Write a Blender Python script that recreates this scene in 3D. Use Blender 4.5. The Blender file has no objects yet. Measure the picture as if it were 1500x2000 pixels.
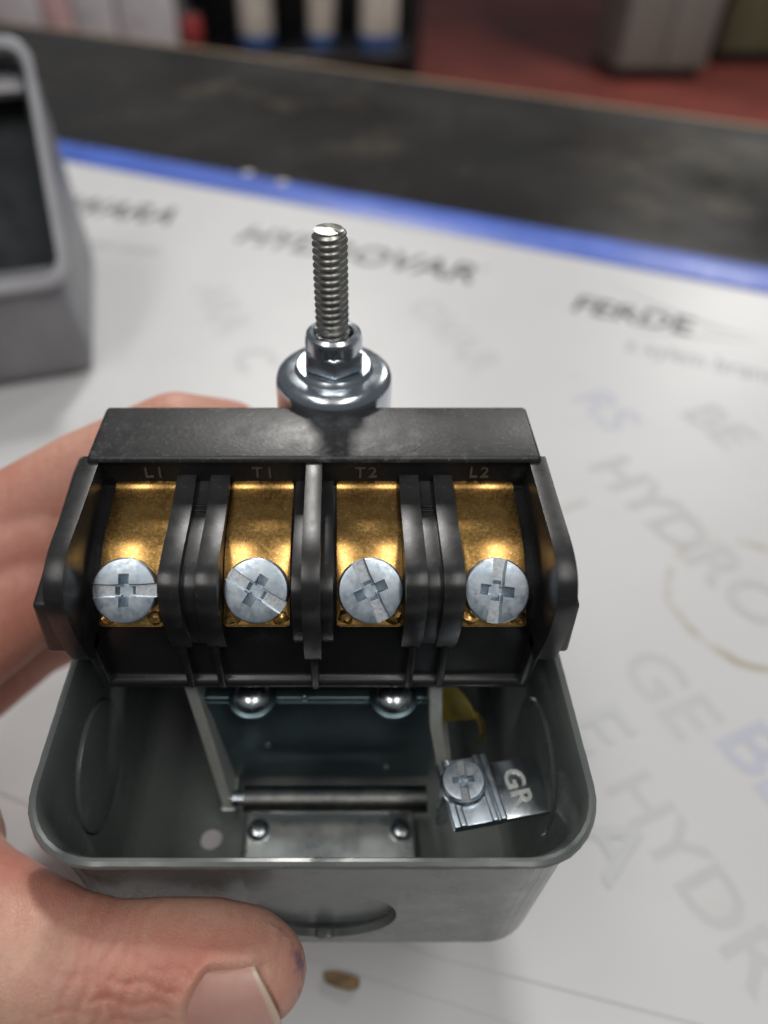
import bpy, bmesh, math, random
from math import sin, cos, pi, radians, sqrt, exp
from mathutils import Vector, Matrix, noise
random.seed(7)
SC = bpy.context.scene
COL = SC.collection
MM = 0.001

# ------------------------------------------------------------------ camera
# Working frame, millimetres: X right, Y away, Z up; Z = 0 is the housing rim,
# the counter top lies at Z = TOP.  World metres = mm * 0.001 (with Z - TOP).
F, CX, CY, HC = 1400.0, 664.0, 1000.0, 97.0
PITCH = math.atan2(1344.0, 1400.0)
SP, CP = sin(PITCH), cos(PITCH)
TOP = -83.0
XC = -3.8                                  # centre line of the switch

def W(p):
    return Vector((p[0] * MM, p[1] * MM, (p[2] - TOP) * MM))

def PX(x, y, X=None, Y=None, Z=None, t=None):
    """pixel of the photograph -> point (mm) on a known plane"""
    u, v = (x - CX) / F, (CY - y) / F
    d = (u, CP + v * SP, -SP + v * CP)
    if X is not None: t = X / d[0]
    if Y is not None: t = Y / d[1]
    if Z is not None: t = (Z - HC) / d[2]
    return Vector((d[0] * t, d[1] * t, HC + d[2] * t))

cam_d = bpy.data.cameras.new('camera')
cam = bpy.data.objects.new('camera', cam_d)
COL.objects.link(cam)
cam_d.sensor_fit = 'VERTICAL'
cam_d.lens = 6.3
cam_d.sensor_height = 2000.0 / F * 6.3
cam_d.sensor_width = cam_d.sensor_height * .75
cam_d.shift_x = (750 - CX) / 2000.0
cam_d.clip_start = .005
cam_d.clip_end = 60
cam_d.dof.use_dof = True
cam_d.dof.focus_distance = .1005
cam_d.dof.aperture_fstop = 2.3
cam_d.dof.aperture_blades = 0
cam.location = W((0, 0, HC))
cam.rotation_euler = (pi / 2 - PITCH, 0, 0)
SC.camera = cam

# ------------------------------------------------------------------ world and lamps
wd = bpy.data.worlds.new('World')
SC.world = wd
wd.use_nodes = True
wd.node_tree.nodes['Background'].inputs[0].default_value = (.86, .93, 1.0, 1)
wd.node_tree.nodes['Background'].inputs[1].default_value = .12
SC.view_settings.view_transform = 'Standard'
SC.view_settings.look = 'None'
SC.view_settings.exposure = 0.0
SC.view_settings.gamma = 1.0

def lamp(x, y, z, sx, sy, power, color=(1, .97, .93)):
    d = bpy.data.lights.new('ceiling_lamp', 'AREA')
    d.shape = 'RECTANGLE'
    d.size, d.size_y = sx, sy
    d.energy = power
    d.color = color
    o = bpy.data.objects.new('ceiling_lamp', d)
    o.location = (x, y, z)
    COL.objects.link(o)
for lx, ly, lp in ((-.58, -.75, 5.2), (.50, -.75, 5.2), (-.58, -.12, 4.4), (.50, -.12, 4.4), (-.1, 2.3, 60), (2.2, 3.6, 70)):
    lamp(lx, ly, 1.75 if ly < 2 else 2.0, .30, .62, lp)

# ------------------------------------------------------------------ materials
def nmat(name):
    m = bpy.data.materials.new(name)
    m.use_nodes = True
    nt = m.node_tree
    return m, nt, nt.nodes['Principled BSDF']

def lk(nt, a, b): nt.links.new(a, b)

def node(nt, kind, **kw):
    n = nt.nodes.new(kind)
    for k, v in kw.items():
        if k in n.inputs: n.inputs[k].default_value = v
        else: setattr(n, k, v)
    return n

def coords(nt):
    return node(nt, 'ShaderNodeTexCoord').outputs['Object']

def noise_fac(nt, scale, detail=4, rough=.55, vec=None, lo=.35, hi=.65):
    n = node(nt, 'ShaderNodeTexNoise', Scale=scale, Detail=detail, Roughness=rough)
    lk(nt, vec or coords(nt), n.inputs['Vector'])
    r = node(nt, 'ShaderNodeMapRange')
    r.inputs['From Min'].default_value = lo
    r.inputs['From Max'].default_value = hi
    lk(nt, n.outputs['Fac'], r.inputs['Value'])
    return r.outputs['Result']

def mixc(nt, fac, a, b):
    n = node(nt, 'ShaderNodeMix', data_type='RGBA')
    if isinstance(fac, float): n.inputs[0].default_value = fac
    else: lk(nt, fac, n.inputs[0])
    for v, i in ((a, 6), (b, 7)):
        if isinstance(v, tuple): n.inputs[i].default_value = (*v, 1)
        else: lk(nt, v, n.inputs[i])
    return n.outputs[2]

def mixf(nt, fac, a, b):
    r = node(nt, 'ShaderNodeMapRange')
    r.inputs['To Min'].default_value = a
    r.inputs['To Max'].default_value = b
    lk(nt, fac, r.inputs['Value'])
    return r.outputs['Result']

def bump(nt, p, height, strength, dist):
    b = node(nt, 'ShaderNodeBump', Strength=strength, Distance=dist)
    lk(nt, height, b.inputs['Height'])
    lk(nt, b.outputs[0], p.inputs['Normal'])
    return b

def surf(name, c1, c2, scale, r1, r2, metal=0, bscale=None, bdist=0, coat=0, lo=.35, hi=.65, bstr=.6, rscale=None):
    m, nt, p = nmat(name)
    f = noise_fac(nt, scale, lo=lo, hi=hi)
    lk(nt, mixc(nt, f, c1, c2), p.inputs['Base Color'])
    g = noise_fac(nt, rscale or scale * 2.3, lo=.3, hi=.7)
    lk(nt, mixf(nt, g, r1, r2), p.inputs['Roughness'])
    p.inputs['Metallic'].default_value = metal
    p.inputs['Coat Weight'].default_value = coat
    p.inputs['Coat Roughness'].default_value = .06
    if bscale:
        bump(nt, p, noise_fac(nt, bscale, 2, lo=.2, hi=.8), bstr, bdist)
    return m

M = {}
M['enamel'] = surf('grey_enamel', (.122, .136, .132), (.145, .158, .153), 90, .20, .30, 0, 300, .00001, .08, bstr=.1)
M['enamel'].node_tree.nodes['Principled BSDF'].inputs['IOR'].default_value = 1.38
M['zinc'] = surf('zinc_plate', (.60, .66, .71), (.72, .75, .77), 260, .16, .34, 1, 2200, .00001)
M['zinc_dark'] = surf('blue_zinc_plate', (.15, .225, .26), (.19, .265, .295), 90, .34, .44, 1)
M['zinc_bright'] = surf('bright_zinc_cup', (.60, .66, .72), (.70, .74, .78), 200, .16, .28, 1)
M['zinc_edge'] = surf('sheared_zinc_edge', (.70, .72, .66), (.80, .82, .77), 800, .36, .48, .55)
M['zinc_screw'] = surf('clear_zinc_screw', (.42, .50, .58), (.58, .64, .69), 700, .30, .46, 1)
M['bright_cut'] = surf('bright_zinc_slot', (.74, .77, .80), (.56, .60, .64), 1800, .26, .42, 1)
M['steel'] = surf('dull_steel_thread', (.36, .36, .33), (.50, .49, .45), 500, .28, .42, 1)
M['zinc_foot'] = surf('zinc_foot_plate', (.66, .70, .70), (.80, .82, .80), 120, .24, .38, .85)
M['rod'] = surf('dark_rod', (.13, .13, .13), (.20, .20, .19), 300, .34, .44, 1)
M['yellow_brass'] = surf('yellow_strip', (.50, .36, .09), (.60, .46, .14), 300, .3, .45, 1)

def black_plastic(name, r1, r2, dustc, fine):
    m, nt, p = nmat(name)
    co = coords(nt)
    dust = noise_fac(nt, 210, 9, .75, co, .54, .80)
    speck = noise_fac(nt, 1500, 3, .6, co, .60, .74)
    big = noise_fac(nt, 70, 3, .5, co, .42, .68)
    mm = node(nt, 'ShaderNodeMath', operation='MULTIPLY'); lk(nt, dust, mm.inputs[0]); lk(nt, big, mm.inputs[1])
    m2 = node(nt, 'ShaderNodeMath', operation='MULTIPLY'); lk(nt, speck, m2.inputs[0]); m2.inputs[1].default_value = .30
    m3 = node(nt, 'ShaderNodeMath', operation='ADD', use_clamp=True); lk(nt, mm.outputs[0], m3.inputs[0]); lk(nt, m2.outputs[0], m3.inputs[1])
    lk(nt, mixc(nt, m3.outputs[0], (.017, .017, .018), (dustc, dustc, dustc)), p.inputs['Base Color'])
    g = noise_fac(nt, 240, 5, .6, co, .3, .7)
    lk(nt, mixf(nt, g, r1, r2), p.inputs['Roughness'])
    p.inputs['IOR'].default_value = 1.58
    bump(nt, p, noise_fac(nt, 1500, 3, .6, co, .2, .8), .5, fine)
    return m
M['black'] = black_plastic('black_moulded_plastic', .26, .42, .10, .000012)
M['black_lid'] = black_plastic('black_grained_plastic', .36, .52, .26, .00004)
M['highlight_black'] = surf('highlight_black_letters', (.11, .095, .075), (.17, .15, .12), 2000, .25, .4)  # highlights on the raised letters put into a lighter colour

def brass():
    m, nt, p = nmat('aged_brass')
    co = coords(nt)
    f = noise_fac(nt, 900, 4, .65, co, .3, .75)
    c = mixc(nt, f, (.50, .275, .082), (.60, .355, .118))
    c = mixc(nt, mixf(nt, noise_fac(nt, 2600, 2, .5, co, .60, .72), 0, .8), c, (.92, .68, .34))
    tar = noise_fac(nt, 260, 5, .65, co, .55, .80)
    c = mixc(nt, mixf(nt, tar, 0, .5), c, (.26, .13, .045))
    lk(nt, c, p.inputs['Base Color'])
    p.inputs['Metallic'].default_value = 1
    lk(nt, mixf(nt, noise_fac(nt, 1900, 3, .6, co), .23, .31), p.inputs['Roughness'])
    return m
M['brass'] = brass()

def skin():
    m, nt, p = nmat('skin')
    co = coords(nt)
    f = noise_fac(nt, 62, 2, .45, co, .40, .70)
    c = mixc(nt, f, (.66, .37, .28), (.54, .225, .17))
    g = noise_fac(nt, 210, 4, .6, co, .45, .75)
    c = mixc(nt, mixf(nt, g, 0, .40), c, (.74, .50, .37))
    fl_a = node(nt, 'ShaderNodeAttribute', attribute_name='flush_crease')
    c = mixc(nt, mixf(nt, noise_fac(nt, 760, 5, .7, co, .45, .72), 0, .38), c, (.46, .225, .15))
    c = mixc(nt, fl_a.outputs['Fac'], c, (.56, .20, .145))  # skin redness, plus shade painted into the creases
    # ink smudge on the very tip of the thumb
    a = node(nt, 'ShaderNodeAttribute', attribute_name='ink')
    c = mixc(nt, a.outputs['Fac'], c, (.07, .05, .16))
    lk(nt, c, p.inputs['Base Color'])
    p.inputs['Subsurface Weight'].default_value = .22
    p.inputs['Subsurface Radius'].default_value = (.0032, .0012, .0007)
    p.inputs['Subsurface Scale'].default_value = .8
    p.inputs['Roughness'].default_value = .47
    vo = node(nt, 'ShaderNodeTexVoronoi', Scale=1750.0, feature='DISTANCE_TO_EDGE')
    mp = node(nt, 'ShaderNodeMapping'); mp.inputs['Scale'].default_value = (1.15, .8, .8)
    wob = node(nt, 'ShaderNodeTexNoise', Scale=400.0)
    lk(nt, co, wob.inputs['Vector'])
    add = node(nt, 'ShaderNodeMix', data_type='VECTOR'); add.inputs[0].default_value = .0018
    lk(nt, co, add.inputs[4]); lk(nt, wob.outputs['Color'], add.inputs[5])
    lk(nt, add.outputs[1], mp.inputs[0]); lk(nt, mp.outputs[0], vo.inputs['Vector'])
    mr = node(nt, 'ShaderNodeMapRange'); mr.inputs['From Max'].default_value = .22
    lk(nt, vo.outputs['Distance'], mr.inputs['Value'])
    # long shallow wrinkles across the joint
    wv = node(nt, 'ShaderNodeTexWave', Scale=110.0, Distortion=9.0, Detail=3.0, bands_direction='X')
    wv.inputs['Detail Scale'].default_value = 1.3
    lk(nt, co, wv.inputs['Vector'])
    b1 = node(nt, 'ShaderNodeBump', Strength=.36, Distance=.00009)
    lk(nt, mr.outputs[0], b1.inputs['Height'])
    b2 = node(nt, 'ShaderNodeBump', Strength=.15, Distance=.0003)
    lk(nt, wv.outputs['Fac'], b2.inputs['Height']); lk(nt, b1.outputs[0], b2.inputs['Normal'])
    lk(nt, b2.outputs[0], p.inputs['Normal'])
    return m
M['skin'] = skin()

def nail_mat():
    m, nt, p = nmat('fingernail')
    a = node(nt, 'ShaderNodeAttribute', attribute_name='tip')
    co = coords(nt)
    f = noise_fac(nt, 150, 3, .5, co)
    c = mixc(nt, f, (.58, .30, .25), (.63, .38, .32))
    c = mixc(nt, a.outputs['Fac'], c, (.66, .52, .40))
    lk(nt, c, p.inputs['Base Color'])
    p.inputs['Roughness'].default_value = .30
    p.inputs['Subsurface Weight'].default_value = .2
    p.inputs['Subsurface Radius'].default_value = (.002, .001, .0006)
    p.inputs['Subsurface Scale'].default_value = .5
    wv = node(nt, 'ShaderNodeTexWave', Scale=260.0, Distortion=1.5, bands_direction='Z')
    lk(nt, co, wv.inputs['Vector'])
    bump(nt, p, wv.outputs['Fac'], .12, .00006)
    return m
M['nail'] = nail_mat()

RING = [PX(1455, 1155, Z=TOP), PX(1420, 1250, Z=TOP)]
def paper():
    m, nt, p = nmat('printed_pad_paper')
    geo = node(nt, 'ShaderNodeNewGeometry').outputs['Position']
    f = noise_fac(nt, 14, 4, .5, geo, .3, .7)
    c = mixc(nt, f, (.585, .585, .595), (.62, .62, .625))
    # dried cup ring
    cen = W(PX(1470, 1175, Z=TOP))
    rr = (W(PX(1300, 1140, Z=TOP)) - cen).length
    vs = node(nt, 'ShaderNodeVectorMath', operation='DISTANCE'); lk(nt, geo, vs.inputs[0]); vs.inputs[1].default_value = cen
    wob = node(nt, 'ShaderNodeTexNoise', Scale=60.0); lk(nt, geo, wob.inputs['Vector'])
    ma = node(nt, 'ShaderNodeMath', operation='MULTIPLY_ADD'); lk(nt, wob.outputs['Fac'], ma.inputs[0]); ma.inputs[1].default_value = .006; ma.inputs[2].default_value = -.003 - rr
    ad = node(nt, 'ShaderNodeMath', operation='ADD'); lk(nt, vs.outputs['Value'], ad.inputs[0]); lk(nt, ma.outputs[0], ad.inputs[1])
    ab = node(nt, 'ShaderNodeMath', operation='ABSOLUTE'); lk(nt, ad.outputs[0], ab.inputs[0])
    rg = node(nt, 'ShaderNodeMapRange', interpolation_type='SMOOTHSTEP'); rg.inputs['From Min'].default_value = .0022; rg.inputs['From Max'].default_value = .0002
    lk(nt, ab.outputs[0], rg.inputs['Value'])
    br = noise_fac(nt, 45, 3, .6, geo, .42, .68)
    mu = node(nt, 'ShaderNodeMath', operation='MULTIPLY'); lk(nt, rg.outputs[0], mu.inputs[0]); lk(nt, br, mu.inputs[1])
    c = mixc(nt, mu.outputs[0], c, (.33, .27, .16))
    # faint handling marks
    sm = noise_fac(nt, 26, 6, .65, geo, .58, .80)
    c = mixc(nt, mixf(nt, sm, 0, .35), c, (.47, .46, .41))
    lk(nt, c, p.inputs['Base Color'])
    p.inputs['Roughness'].default_value = .42
    bump(nt, p, noise_fac(nt, 9, 3, .5, geo, .2, .8), .25, .002)
    return m
M['paper'] = paper()

def plain(name, col, rough=.5, metal=0, var=.12, scale=30):
    a = tuple(max(0, c * (1 - var)) for c in col)
    b = tuple(c * (1 + var) for c in col)
    return surf(name, a, b, scale, max(.02, rough - .06), rough + .06, metal)
M['ink_dark'] = plain('dark_print', (.045, .045, .05), .5, 0, .02)
M['ink_grey'] = plain('grey_print', (.30, .30, .31), .5, 0, .02)
M['ink_pale'] = plain('pale_grey_print', (.53, .53, .54), .5, 0, .02)
M['ink_blue'] = plain('pale_blue_print', (.50, .515, .585), .5, 0, .02)
M['ink_green'] = plain('pale_green_print', (.545, .56, .558), .5, 0, .02)
M['blue'] = plain('blue_vinyl_border', (.055, .13, .56), .42)
M['wood_edge'] = plain('raw_wood_edge', (.30, .19, .085), .6)
M['chip'] = plain('brown_chip', (.20, .13, .06), .7, 0, .4, 600)
M['device'] = plain('grey_plastic_case', (.24, .24, .255), .42)
M['device_rim'] = plain('pale_grey_bezel', (.43, .43, .46), .35)
M['lining'] = surf('dark_glossy_lining', (.03, .033, .036), (.04, .043, .046), 40, .10, .2)
M['screen'] = plain('glossy_dark_screen', (.012, .014, .016), .06)
M['redfloor'] = surf('red_floor_paint', (.115, .022, .015), (.19, .04, .03), 1.6, .5, .7)
M['cab_grey'] = plain('grey_cabinet_paint', (.17, .16, .145), .5, 0, .08, 3)
M['cab_olive'] = plain('olive_cabinet_paint', (.10, .095, .055), .5)
M['dark_frame'] = plain('black_shelf_paint', (.014, .013, .014), .4)
M['cream'] = plain('cream_bottle_plastic', (.66, .62, .54), .35)
M['bottle_blue'] = plain('blue_bottle_band', (.10, .20, .50), .4)
M['carton'] = plain('white_carton', (.50, .48, .50), .6)
M['carton_pink'] = plain('pink_carton', (.55, .36, .36), .6)
M['red_item'] = plain('red_tin', (.35, .05, .05), .4)

def counter_mat():
    m, nt, p = nmat('worn_dark_laminate')
    geo = node(nt, 'ShaderNodeNewGeometry').outputs['Position']
    sc = noise_fac(nt, 13, 7, .68, geo, .52, .78)
    s2 = noise_fac(nt, 5, 3, .5, geo, .4, .65)
    mu = node(nt, 'ShaderNodeMath', operation='MULTIPLY'); lk(nt, sc, mu.inputs[0]); lk(nt, s2, mu.inputs[1])
    c = mixc(nt, mu.outputs[0], (.012, .0095, .0075), (.17, .135, .095))
    c = mixc(nt, mixf(nt, noise_fac(nt, 60, 5, .7, geo, .62, .80), 0, .6), c, (.20, .17, .13))
    lk(nt, c, p.inputs['Base Color'])
    lk(nt, mixf(nt, noise_fac(nt, 8, 4, .6, geo), .22, .42), p.inputs['Roughness'])
    p.inputs['IOR'].default_value = 1.24
    return m
M['counter'] = counter_mat()

# ------------------------------------------------------------------ mesh helpers
def origin_of(parent):
    o = Vector((0, 0, 0))
    while parent is not None:
        o = o + parent.location
        parent = parent.parent
    return o

def link(name, me, mat, parent=None, center=True, angle=38, extra=()):
    """me: mesh in world metres -> ONE object whose origin sits at its middle"""
    if mat is not None:
        me.materials.clear()
        me.materials.append(M[mat] if isinstance(mat, str) else mat)
        for e in extra: me.materials.append(M[e])
    me.polygons.foreach_set('use_smooth', [True] * len(me.polygons))
    me.set_sharp_from_angle(angle=radians(angle))
    o = bpy.data.objects.new(name, me)
    c = Vector((0, 0, 0))
    if center and len(me.vertices):
        xs = [v.co for v in me.vertices]
        lo = Vector([min(v[i] for v in xs) for i in range(3)])
        hi = Vector([max(v[i] for v in xs) for i in range(3)])
        c = (lo + hi) / 2
        me.transform(Matrix.Translation(-c))
    o.location = c - origin_of(parent)
    o.parent = parent
    COL.objects.link(o)
    return o

def thing(name, label, cat, loc, group=None):
    o = bpy.data.objects.new(name, None)
    o.empty_display_size = .01
    o.location = W(loc)
    COL.objects.link(o)
    return tag(o, label, cat, group)

def tag(o, label=None, cat=None, group=None, kind=None):
    if label: o['label'] = label
    if cat: o['category'] = cat
    if group: o['group'] = group
    if kind: o['kind'] = kind
    return o

def bevel(bm, off, segs=2, ang=30):
    if off <= 0: return
    bm.normal_update()
    es = [e for e in bm.edges if len(e.link_faces) == 2 and e.calc_face_angle(0) > radians(ang)]
    bmesh.ops.bevel(bm, geom=es, offset=off, segments=segs, profile=.5, affect='EDGES', clamp_overlap=True)

def tomesh(bm, name='m', world=True):
    bmesh.ops.recalc_face_normals(bm, faces=bm.faces[:])
    me = bpy.data.meshes.new(name)
    bm.to_mesh(me)
    bm.free()
    if world:
        me.transform(Matrix.Translation((0, 0, -TOP * MM)) @ Matrix.Scale(MM, 4))
    return me

def bm_box(x0, x1, y0, y1, z0, z1, bm=None):
    bm = bm or bmesh.new()
    vs = [bm.verts.new((x, y, z)) for z in (z0, z1) for y in (y0, y1) for x in (x0, x1)]
    for f in ((0, 2, 3, 1), (4, 5, 7, 6), (0, 1, 5, 4), (1, 3, 7, 5), (3, 2, 6, 7), (2, 0, 4, 6)):
        bm.faces.new([vs[i] for i in f])
    return bm

def bm_prism(prof, x0, x1, bm=None):
    """(Y, Z) outline extruded along X"""
    bm = bm or bmesh.new()
    a = [bm.verts.new((x0, y, z)) for y, z in prof]
    b = [bm.verts.new((x1, y, z)) for y, z in prof]
    n = len(prof)
    bm.faces.new(a)
    bm.faces.new(b[::-1])
    for i in range(n):
        bm.faces.new((a[i], b[i], b[(i + 1) % n], a[(i + 1) % n]))
    return bm

def bm_poly(pts, z0, z1, bm=None):
    bm = bm or bmesh.new()
    a = [bm.verts.new((p[0], p[1], z0)) for p in pts]
    b = [bm.verts.new((p[0], p[1], z1)) for p in pts]
    n = len(pts)
    bm.faces.new(a[::-1]); bm.faces.new(b)
    for i in range(n):
        bm.faces.new((a[i], a[(i + 1) % n], b[(i + 1) % n], b[i]))
    return bm

def bm_lathe(prof, n=48, c=(0, 0, 0), bm=None, cap=True):
    bm = bm or bmesh.new()
    rings = []
    for r, z in prof:
        if r < 1e-6:
            rings.append([bm.verts.new((c[0], c[1], c[2] + z))])
        else:
            rings.append([bm.verts.new((c[0] + r * cos(2 * pi * k / n), c[1] + r * sin(2 * pi * k / n), c[2] + z)) for k in range(n)])
    for A, B in zip(rings, rings[1:]):
        for k in range(n):
            j = (k + 1) % n
            if len(A) == 1 and len(B) == 1: continue
            if len(A) == 1: bm.faces.new((A[0], B[k], B[j]))
            elif len(B) == 1: bm.faces.new((A[k], A[j], B[0]))
            else: bm.faces.new((A[k], A[j], B[j], B[k]))
    if cap:
        for R in (rings[0], rings[-1]):
            if len(R) > 1: bm.faces.new(R)
    return bm

def bm_tube(pts, r, n=10, bm=None):
    bm = bm or bmesh.new()
    pts = [Vector(p) for p in pts]
    rs = r if isinstance(r, (list, tuple)) else [r] * len(pts)
    rings = []
    up = Vector((0.13, .2, 1)).normalized()
    for i, p in enumerate(pts):
        d = (pts[min(i + 1, len(pts) - 1)] - pts[max(i - 1, 0)]).normalized()
        s = d.cross(up)
        if s.length < .1: s = d.cross(Vector((1, 0, 0)))
        s.normalize()
        q = s.cross(d)
        rings.append([bm.verts.new(p + rs[i] * (s * cos(2 * pi * k / n) + q * sin(2 * pi * k / n))) for k in range(n)])
    for A, B in zip(rings, rings[1:]):
        for k in range(n):
            bm.faces.new((A[k], A[(k + 1) % n], B[(k + 1) % n], B[k]))
    bm.faces.new(rings[0][::-1]); bm.faces.new(rings[-1])
    return bm

def solid(name, bm, mat, parent=None, bev=0, segs=2, angle=38, world_mat=None):
    bevel(bm, bev, segs)
    if world_mat is not None:
        bmesh.ops.transform(bm, matrix=world_mat, verts=bm.verts[:])
    return link(name, tomesh(bm, name), mat, parent, angle=angle)

def evaluated(o):
    dg = bpy.context.evaluated_depsgraph_get()
    dg.update()
    return bpy.data.meshes.new_from_object(o.evaluated_get(dg))

def boolean(bm, cutters):
    """bm minus every cutter (all mm); returns a bmesh"""
    a = bpy.data.objects.new('tmp_a', tomesh(bm, 'tmp', False)); COL.objects.link(a)
    tmp = []
    for i, c in enumerate(cutters):
        o = bpy.data.objects.new('tmp_c', tomesh(c, 'tmp', False)); COL.objects.link(o); tmp.append(o)
        md = a.modifiers.new('b%d' % i, 'BOOLEAN')
        md.operation = 'DIFFERENCE'; md.solver = 'EXACT'; md.object = o
    me = evaluated(a)
    out = bmesh.new(); out.from_mesh(me)
    for o in tmp + [a]: bpy.data.objects.remove(o)
    return out

def text_mesh(body, size, depth, matrix, align='CENTER', shear=0, bold=0, sx=1.0, spacing=1.0):
    """flat lettering; matrix in mm space"""
    cu = bpy.data.curves.new('txt', 'FONT')
    cu.body = body; cu.size = size; cu.extrude = depth; cu.align_x = align; cu.align_y = 'CENTER'
    cu.shear = shear; cu.offset = bold; cu.resolution_u = 3; cu.space_character = spacing
    o = bpy.data.objects.new('txt', cu); COL.objects.link(o)
    me = evaluated(o)
    bpy.data.objects.remove(o)
    me.transform(matrix @ Matrix.Diagonal((sx, 1, 1, 1)))
    me.transform(Matrix.Translation((0, 0, -TOP * MM)) @ Matrix.Scale(MM, 4))
    return me

def frame(o, x, z):
    """matrix with local x axis x and local z axis z at point o"""
    z = Vector(z).normalized(); x = Vector(x); x = (x - z * x.dot(z)).normalized(); y = z.cross(x)
    m = Matrix((x, y, z)).transposed().to_4x4()
    m.translation = Vector(o)
    return m

# ================================================================== SETTING
FLOORZ = TOP - 950
fl = bm_poly([(-6000, 400), (9000, 400), (9000, 14000), (-6000, 14000)], FLOORZ - 20, FLOORZ)
o = solid('floor', fl, 'redfloor'); tag(o, kind='structure')

# ---- counter
e0, e1 = PX(0, 42, Z=TOP - .8), PX(1500, 250, Z=TOP - .8)
ed = (e1 - e0).normalized(); en = Vector((-ed.y, ed.x, 0))          # en points away from the camera
if en.y < 0: en = -en
A, B = e0 - ed * 900, e1 + ed * 700
ct = thing('counter', 'worn dark laminate counter top with a raw wooden far edge', 'counter', (A.x, A.y, TOP - 30))
solid('counter_top', bm_poly([A, B, B - en * 1500, A - en * 1500], TOP - 30, TOP - .8), 'counter', ct, .8, 2)
solid('edge_strip', bm_poly([A + en * .1, B + en * .1, B + en * 7, A + en * 7], TOP - 30, TOP - 1.2), 'wood_edge', ct, 1.0, 2)
solid('front_panel', bm_poly([A - en * 60, B - en * 60, B - en * 80, A - en * 80], FLOORZ, TOP - 30.2), 'cab_grey', ct)

# ---- desk pad: blue vinyl backing, two printed sheets on it
m0, m1 = PX(110, 276, Z=TOP), PX(1500, 525, Z=TOP)
md = (m1 - m0).normalized(); mn = Vector((-md.y, md.x, 0))
if mn.y < 0: mn = -mn
RIGHT = 760
pad = thing('desk_pad', 'white printed desk pad with blue border and brand names lying on the counter', 'desk pad', (m0.x, m0.y, TOP - .8))
c0 = m0; c1 = m0 + md * RIGHT
solid('backing', bm_poly([c0, c1, c1 - mn * 560, c0 - mn * 560], TOP - .75, TOP - .35), 'blue', pad, .1, 1)
# strip of the border that holds the sheets
bw = (PX(800, 400, Z=TOP) - PX(800, 448, Z=TOP)).length * abs(mn.y) * .92
rim = bm_poly([c0 + md * .2 - mn * .2, c1 - mn * .2, c1 - mn * bw, c0 + md * .2 - mn * bw], TOP - .33, TOP + .75)
solid('top_border', rim, 'blue', pad, .3, 2)
solid('side_border', bm_poly([c0 + md * .2 - mn * bw * 1.02, c0 + md * 9 - mn * bw * 1.02, c0 + md * 9 - mn * 556, c0 + md * .2 - mn * 556], TOP - .33, TOP + .7), 'blue', pad, .3, 2)
for px, py in ((484, 338), (552, 356)):  # plain flat white dots on the blue border
    q = PX(px, py, Z=TOP + .75)
    solid('white_dot', bm_lathe([(0, 0), (4.2, 0), (4.1, .2), (3.6, .3), (0, .3)], 20, (q.x, q.y, TOP + .76)), 'carton', pad)

def sheet(name, edge_px, z0, z1, nseg=1):
    es = [PX(x, y, Z=TOP) for x, y in edge_px]
    dl = (es[1] - es[0]).normalized(); dr = (es[-1] - es[-2]).normalized()
    es = [es[0] - dl * 130] + es + [es[-1] + dr * 400]
    a = c0 + md * 9.4 - mn * (bw + .3); b = c1 - mn * (bw + .3)
    return solid(name, bm_poly([a, b] + es[::-1], z0, z1), 'paper', pad)
sheet('lower_sheet', [(-200, 1560), (60, 1682), (590, 1866), (1010, 2000)], TOP - .30, TOP - .12)
sheet('printed_sheet', [(-200, 1470), (0, 1548), (110, 1592), (860, 1870), (1370, 2002)], TOP - .10, TOP + .10)
a = c0 + md * 9.4 - mn * (bw + .3)
solid('base_sheet', bm_poly([a, c1 - mn * (bw + .3), c1 - mn * 556, a - mn * 556 + mn * bw], TOP - .345, TOP - .31), 'paper', pad)

def print_text(body, px0, px1, hpx, ink, name='printed_word', shear=0, bold=0.0, lift=.13):
    """word running from pixel px0 to px1 on the pad"""
    p0, p1 = PX(*px0, Z=TOP + lift), PX(*px1, Z=TOP + lift)
    L = (p1 - p0).length
    d = (p1 - p0) / L
    mid = (px0[0] + px1[0]) / 2, (px0[1] + px1[1]) / 2
    size = hpx
    me = text_mesh(body, size, .01, Matrix.Identity(4), shear=shear, bold=bold * size)
    w = max(v.co.x for v in me.vertices) - min(v.co.x for v in me.vertices)
    bpy.data.meshes.remove(me)
    sx = L * MM / w
    me = text_mesh(body, size, .01, frame((p0 + p1) / 2, d, (0, 0, 1)), shear=shear, bold=bold * size, sx=sx)
    return link(name, me, ink, pad)
# headline brand names (their sizes in mm on the pad)
print_text('LOWARA', (40, 388), (340, 425), 36, 'ink_dark', shear=.12, bold=.02)
print_text('a xylem brand', (135, 470), (310, 492), 17, 'ink_grey')
print_text('HYDROVAR', (470, 457), (928, 538), 33, 'ink_dark', shear=.1, bold=.018)
print_text('\u00ae', (940, 522), (956, 526), 9, 'ink_grey')
print_text('FERDE', (1118, 592), (1352, 640), 25, 'ink_dark', shear=.08, bold=.022)
print_text('a xylem brand', (1225, 672), (1520, 738), 19, 'ink_grey')
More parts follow.
